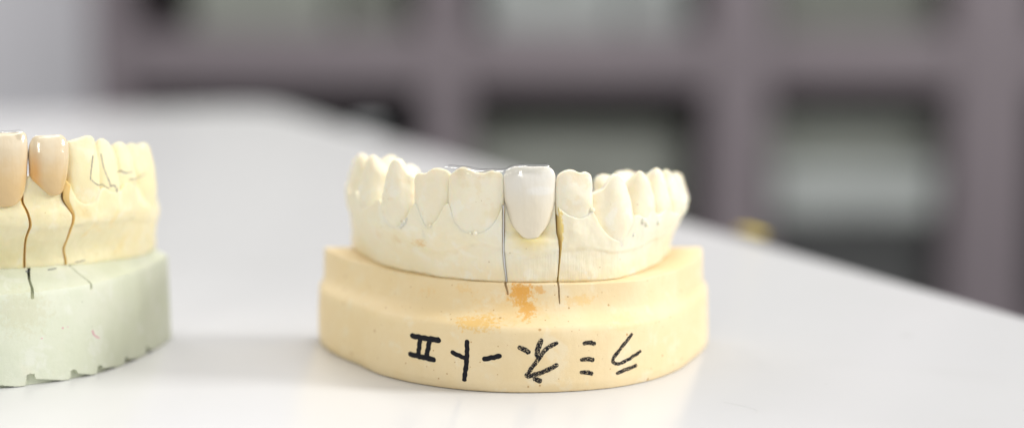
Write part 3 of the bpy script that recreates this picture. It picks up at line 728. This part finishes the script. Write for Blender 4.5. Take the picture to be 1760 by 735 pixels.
# film over its central crown
film2 = thing('clear_film', 'glossy clear film on top of the largest warm crown of the yellow cast', 'film strip', (-97, 352, 47))
cols = []
for x in np.linspace(-104, -87.6, 60):
    t = 90 + np.degrees(np.arctan2(x - C1[0], 47)); r = float(Q1(t)); px, py = polar(C1, t, r - .4); rd = np.array((px - C1[0], py - C1[1])); rd /= np.linalg.norm(rd)
    w = .15 * noise.noise(Vector((x * .4, 4.3, 0)))
    cols.append([(px + rd[0] * a, py + rd[1] * a, 46.85 + b + w) for a, b in [(-2.4, .10), (-1.6, .16), (-.8, .18), (-.1, .14), (.45, -.1), (.85, -.6), (1.1, -1.3)]])
sheet('film', cols, film2, (-97, 352, 47), .05)

# ------------------------------------------------------------------ table
def box(x0, x1, y0, y1, z0, z1, bev=0, seg=2):
    bm = bmesh.new(); bmesh.ops.create_cube(bm, size=1)
    for v in bm.verts: v.co = ((x0 + x1) / 2 + v.co.x * (x1 - x0), (y0 + y1) / 2 + v.co.y * (y1 - y0), (z0 + z1) / 2 + v.co.z * (z1 - z0))
    if bev: bmesh.ops.bevel(bm, geom=bm.edges[:], offset=bev, segments=seg, affect='EDGES', profile=.5)
    V = [tuple(v.co) for v in bm.verts]; F = [tuple(v.index for v in f.verts) for f in bm.faces]; bm.free(); return V, F

def table_mat():
    m, nt, b, out = mat('white laminate'); n = N(nt)
    c = n.mix(n.ramp(n.noise(.012, 4), .35, .65), (.66, .66, .662), (.648, .649, .652))
    sm = n.math('MULTIPLY', n.ramp(n.noise(.035, 3, .5), .50, .80), .3)
    c = n.mix(sm, c, (.61, .608, .602))
    k = n.specks(.12, .25, .86); c = n.mix(n.math('MULTIPLY', k, .25), c, (.45, .43, .40))
    n.set(b.inputs['Base Color'], c)
    b.inputs['Roughness'].default_value = .27
    b.inputs['Specular IOR Level'].default_value = .36
    n.bump(b, n.noise(.9, 2), .006)
    return m
M_table = table_mat(); M_band = simple('grey edge band', (.50, .50, .50), .4)
def table_outline(off=0.0, rc=26):
    # corners of the table: right edge runs (-146,1035) -> (245,100); far edge runs from there to the left
    e = np.array((.386, -.9225)); f = np.array((-.9225, -.386)); k = np.array((-124.0, 982.0))
    far = k + f * 900; near = far + e * 1250; nr = k + e * 1250
    P = []
    for c, d0, d1 in ((k, f, e), (nr, -e, f), (near, -f, -e), (far, e, -f)):
        a = c + d0 * rc; b = c + d1 * rc
        for t in np.linspace(0, 1, 9): P.append((1 - t) ** 2 * a + 2 * t * (1 - t) * c + t * t * b)
    P = np.array(P); cen = P.mean(0)
    if off: P = P + (P - cen) / np.linalg.norm(P - cen, axis=1)[:, None] * off
    return P
def slab(P, z0, z1, bev):
    n = len(P); cen = P.mean(0); ins = P - (P - cen) / np.linalg.norm(P - cen, axis=1)[:, None] * bev
    V = [(*p, z0) for p in P] + [(*p, z1 - bev) for p in P] + [(*(p * .3 + q * .7), z1 - bev * .3) for p, q in zip(P, ins)] + [(*q, z1) for q in ins]
    F = [tuple(range(n))[::-1]] + grid_faces(4, n, True) + [tuple(3 * n + i for i in range(n))]
    return V, F
TO = (-300, 500, -30)
table = thing('white_table', 'large white laminate table with a rounded far corner, carrying both dental casts', 'table', TO)
V, F = slab(table_outline(), -6, 0, 1.2); link('tabletop', V, F, M_table, table, TO, sharp=50)
V, F = slab(table_outline(-.6), -30, -6.02, .5); link('edge_band', V, F, M_band, table, TO, sharp=50)

def tube(pts, rad, n=6):
    P = np.array(pts, float); V = []
    for i, p in enumerate(P):
        t = P[min(i + 1, len(P) - 1)] - P[max(i - 1, 0)]; t /= np.linalg.norm(t); a = np.cross(t, (0, 0, 1)); a /= np.linalg.norm(a); b = np.cross(a, t)
        for j in range(n):
            q = math.tau * j / n; V.append(p + rad * (math.cos(q) * a + math.sin(q) * b))
    F = grid_faces(len(P), n, True) + [tuple(range(n))[::-1], tuple((len(P) - 1) * n + j for j in range(n))]
    return V, F
hx = tab([(0, 37.7), (.5, 40.8), (.8, 42.8), (.88, 43.0), (1, 42.0)]); hy = tab([(0, 339.0), (.5, 336.0), (.8, 333.4), (.88, 332.4), (1, 330.0)])
V, F = tube([(float(hx(t)), float(hy(t)), .07 + .05 * math.sin(t * 7)) for t in np.linspace(0, 1, 40)], .013)
tag(link('stray_hair', V, F, simple('fine hair', (.55, .53, .50), .5), None, (0, 0, 0), sharp=None), 'fine stray hair lying on the white tabletop in front of the peach base', 'hair')

# yellow tab and crumpled tissue at the far edge of the table
def patch(c, e, f, L, W, zf, nx=24, ny=12, thick=.3):
    cols = []
    for i in range(nx):
        u = i / (nx - 1)
        cols.append([(c[0] + e[0] * L * (u - .5) + f[0] * W * (j / (ny - 1) - .5), c[1] + e[1] * L * (u - .5) + f[1] * W * (j / (ny - 1) - .5), zf(u, j / (ny - 1))) for j in range(ny)])
    return cols
def sheet_m(name, cols, m, thick, parent=None, org=(0, 0, 0)):
    o = sheet(name, cols, parent, org, thick); o.data.materials[0] = m; return o
E_ = np.array((.386, -.9225)); F_ = np.array((-.9225, -.386))
o = sheet_m('sticky_tab', patch((67.6, 544.0), E_, F_, 14, 2.6, lambda u, v: .3 + .6 * (1 - v) ** 1.5 * (math.sin(math.pi * u) ** .6)), simple('yellow paper', (.76, .58, .06), .6), .4)
tag(o, 'small yellow paper tab curling up at the edge of the table', 'paper tab')
ico = bmesh.new(); bmesh.ops.create_icosphere(ico, subdivisions=4, radius=1)
for v in ico.verts:
    k = 1 + .35 * noise.fractal(v.co * 2.2, 1, 2, 4); v.co = Vector((v.co.x * 6 * k - 64, v.co.y * 9 * k + 860, max(0.05, .6 + v.co.z * 2.4 * k)))
V = [tuple(v.co) for v in ico.verts]; F = [tuple(v.index for v in f.verts) for f in ico.faces]; ico.free()
tag(link('crumpled_tissue', V, F, simple('grey tissue', (.33, .34, .345), .8), None, (0, 0, 0), sharp=None), 'small crumpled grey tissue at the right edge of the table, in front of the shelf', 'tissue')

# ------------------------------------------------------------------ shelf unit with boxes behind the table, wall and floor
Y0, Y1 = 2200, 2540; FL = -720
M_shelf = simple('brown grey shelf board', (.21, .18, .196), .5, c2=(.192, .165, .181), sc=.004)
M_back = simple('dark shelf back', (.025, .025, .027), .7)
SO = (60, 2370, FL)
shelf = thing('shelf_unit', 'brown grey open shelf unit filled with pale boxes, out of focus behind the table', 'shelf', SO)
ups = [(-476, -436), (-101, -50), (222, 292), (500, 590), (960, 1010)]
for a, b in ups:
    V, F = box(a, b, Y0, Y1, FL, 420, 2); link('upright', V, F, M_shelf, shelf, SO)
for z0, z1 in ((-83, -20), (-430, -392), (300, 340), (FL + 40, FL + 80)):
    for (a0, a1), (b0, b1) in zip(ups[:-1], ups[1:]):
        V, F = box(a1 + .5, b0 - .5, Y0 + 4, Y1, z0, z1, 2); link('shelf_board', V, F, M_shelf, shelf, SO)
V, F = box(-476, 1010, Y1 + .5, Y1 + 12, FL, 420, 1); link('back_panel', V, F, M_back, shelf, SO)

def carton(x0, x1, y0, y1, z0, z1, c, c_lid, label, lid=26, rot=0, group='boxes stored in the shelf unit', cat='storage box'):
    org = ((x0 + x1) / 2, (y0 + y1) / 2, z0)
    t = thing('storage_box', label, cat, org, group)
    V, F = box(x0 + 2, x1 - 2, y0 + 2, y1 - 2, z0, z1 - lid * .5, 2); link('box_body', V, F, c, t, org)
    V, F = box(x0, x1, y0, y1, z1 - lid, z1, 2.5); link('lid', V, F, c_lid, t, org)
    V, F = box((x0 + x1) / 2 - 26, (x0 + x1) / 2 + 26, y0 - .5, y0 + 1.5, z0 + (z1 - lid - z0) * .35, z0 + (z1 - lid - z0) * .75, .5); link('label_holder', V, F, c_lid, t, org)
    return t
k1 = simple('grey green card', (.255, .27, .235), .6, sc=.006); k2 = simple('pale grey card', (.46, .49, .475), .6, sc=.006)
k3 = simple('dark grey card', (.075, .078, .078), .6, sc=.006); k4 = simple('mid grey green card', (.33, .35, .31), .6, sc=.006)
carton(-370, -205, Y0 + 40, Y0 + 300, -19.5, 150, k4, k4, 'grey green box on the upper shelf, leftmost in the row')
carton(-200, -118, Y0 + 60, Y0 + 300, -19.5, 140, k1, k1, 'narrow dull green box on the upper shelf beside the second upright')
carton(-32, 120, Y0 + 30, Y0 + 300, -19.5, 160, k2, k4, 'palest box on the upper shelf, in the middle bay')
carton(124, 205, Y0 + 50, Y0 + 300, -19.5, 150, k2, k2, 'narrow pale box on the upper shelf beside the third upright')
carton(300, 490, Y0 + 60, Y0 + 300, -19.5, 150, k1, k1, 'dull green box on the upper shelf in the right bay')
carton(-40, 182, Y0 + 40, Y0 + 300, -391.5, -245, k3, k3, 'dark box at the bottom of the middle bay, under the green one')
carton(-48, 200, Y0 + 60, Y0 + 300, -244.5, -132, k4, k1, 'grey green box in the middle bay, above the dark one')
carton(300, 494, Y0 + 45, Y0 + 300, -391.5, -252, k3, k3, 'dark grey box at the bottom of the right bay')
carton(300, 488, Y0 + 20, Y0 + 300, -231, -174, k2, k2, 'flat pale box lying between a dark and a green box in the right bay', lid=20)
carton(297, 494, Y0 + 60, Y0 + 300, -173.5, -124, k1, k4, 'grey green box on top of the flat pale box in the right bay')
carton(300, 486, Y0 + 24, Y0 + 300, -251.5, -231.5, k3, k3, 'thin black box under the flat pale box in the right bay', lid=12)
carton(-425, -300, Y0 + 90, Y0 + 300, -391.5, -250, k3, k3, 'dark box low in the left bay, next to the end panel')

M_wall = simple('pale blue grey wall paint', (.70, .70, .74), .7, c2=(.68, .685, .72), sc=.002)
V, F = box(-3000, 3000, 2600, 2640, FL, 1900); tag(link('wall', V, F, M_wall), 'pale blue grey wall behind the shelf unit', 'wall', kind='structure')
V, F = box(-3000, 3000, -1500, 2640, FL - 20, FL); tag(link('floor', V, F, simple('grey vinyl floor', (.30, .29, .28), .5, sc=.003)), 'grey vinyl floor under the table and shelves', 'floor', kind='structure')

# ------------------------------------------------------------------ light: two rows of ceiling lamps, an added fill for the left wall, a bright window side, soft grey room
W = bpy.data.worlds.new('World'); SC.world = W; W.use_nodes = True
bg = W.node_tree.nodes['Background']; bg.inputs[0].default_value = (.97, .98, 1.0, 1); bg.inputs[1].default_value = .60
def area(name, loc, target, sx, sy, power, col):
    l = bpy.data.lights.new(name, 'AREA'); l.shape = 'RECTANGLE'; l.size = sx; l.size_y = sy; l.energy = power; l.color = col
    o = bpy.data.objects.new(name, l); COL.objects.link(o); o.location = loc
    o.rotation_euler = (Vector(target) - Vector(loc)).to_track_quat('-Z', 'Y').to_euler(); return o
area('ceiling_or_fill_lamp', (.25, .15, 1.75), (0, .36, 0), 1.5, .45, 10.8, (1, .97, .93))
area('ceiling_or_fill_lamp', (.1, 1.1, 1.75), (0, 1.0, 0), 1.3, .30, 13, (1, .965, .91))
area('ceiling_or_fill_lamp', (-1.3, 2.0, 1.75), (-1.2, 2.3, 0), 1.3, .30, 22, (1, .97, .93))  # unseen fill lamp, added to brighten the far left wall
area('window_light', (1.6, .25, .80), (0, .36, .02),   .4, .5, 25, (1, .985, .97))
area('window_light', (-.4, -1.2, .9), (-.05, .36, .03), .22, .42, 4.6, (1, .98, .95))

# ------------------------------------------------------------------ camera
cam = bpy.data.cameras.new('Camera'); co = bpy.data.objects.new('Camera', cam); COL.objects.link(co)
co.location = (0, 0, .081); co.rotation_euler = (R(90 - 7.92), 0, 0)
cam.sensor_width = 36; cam.lens = 3348 / 1760 * 36
cam.clip_start = .01; cam.clip_end = 50
cam.dof.use_dof = True; cam.dof.focus_distance = .3545; cam.dof.aperture_fstop = 5.2; cam.dof.aperture_blades = 0
SC.camera = co
SC.view_settings.view_transform = 'Standard'; SC.view_settings.look = 'None'
SC.view_settings.exposure = -.12; SC.view_settings.gamma = 1
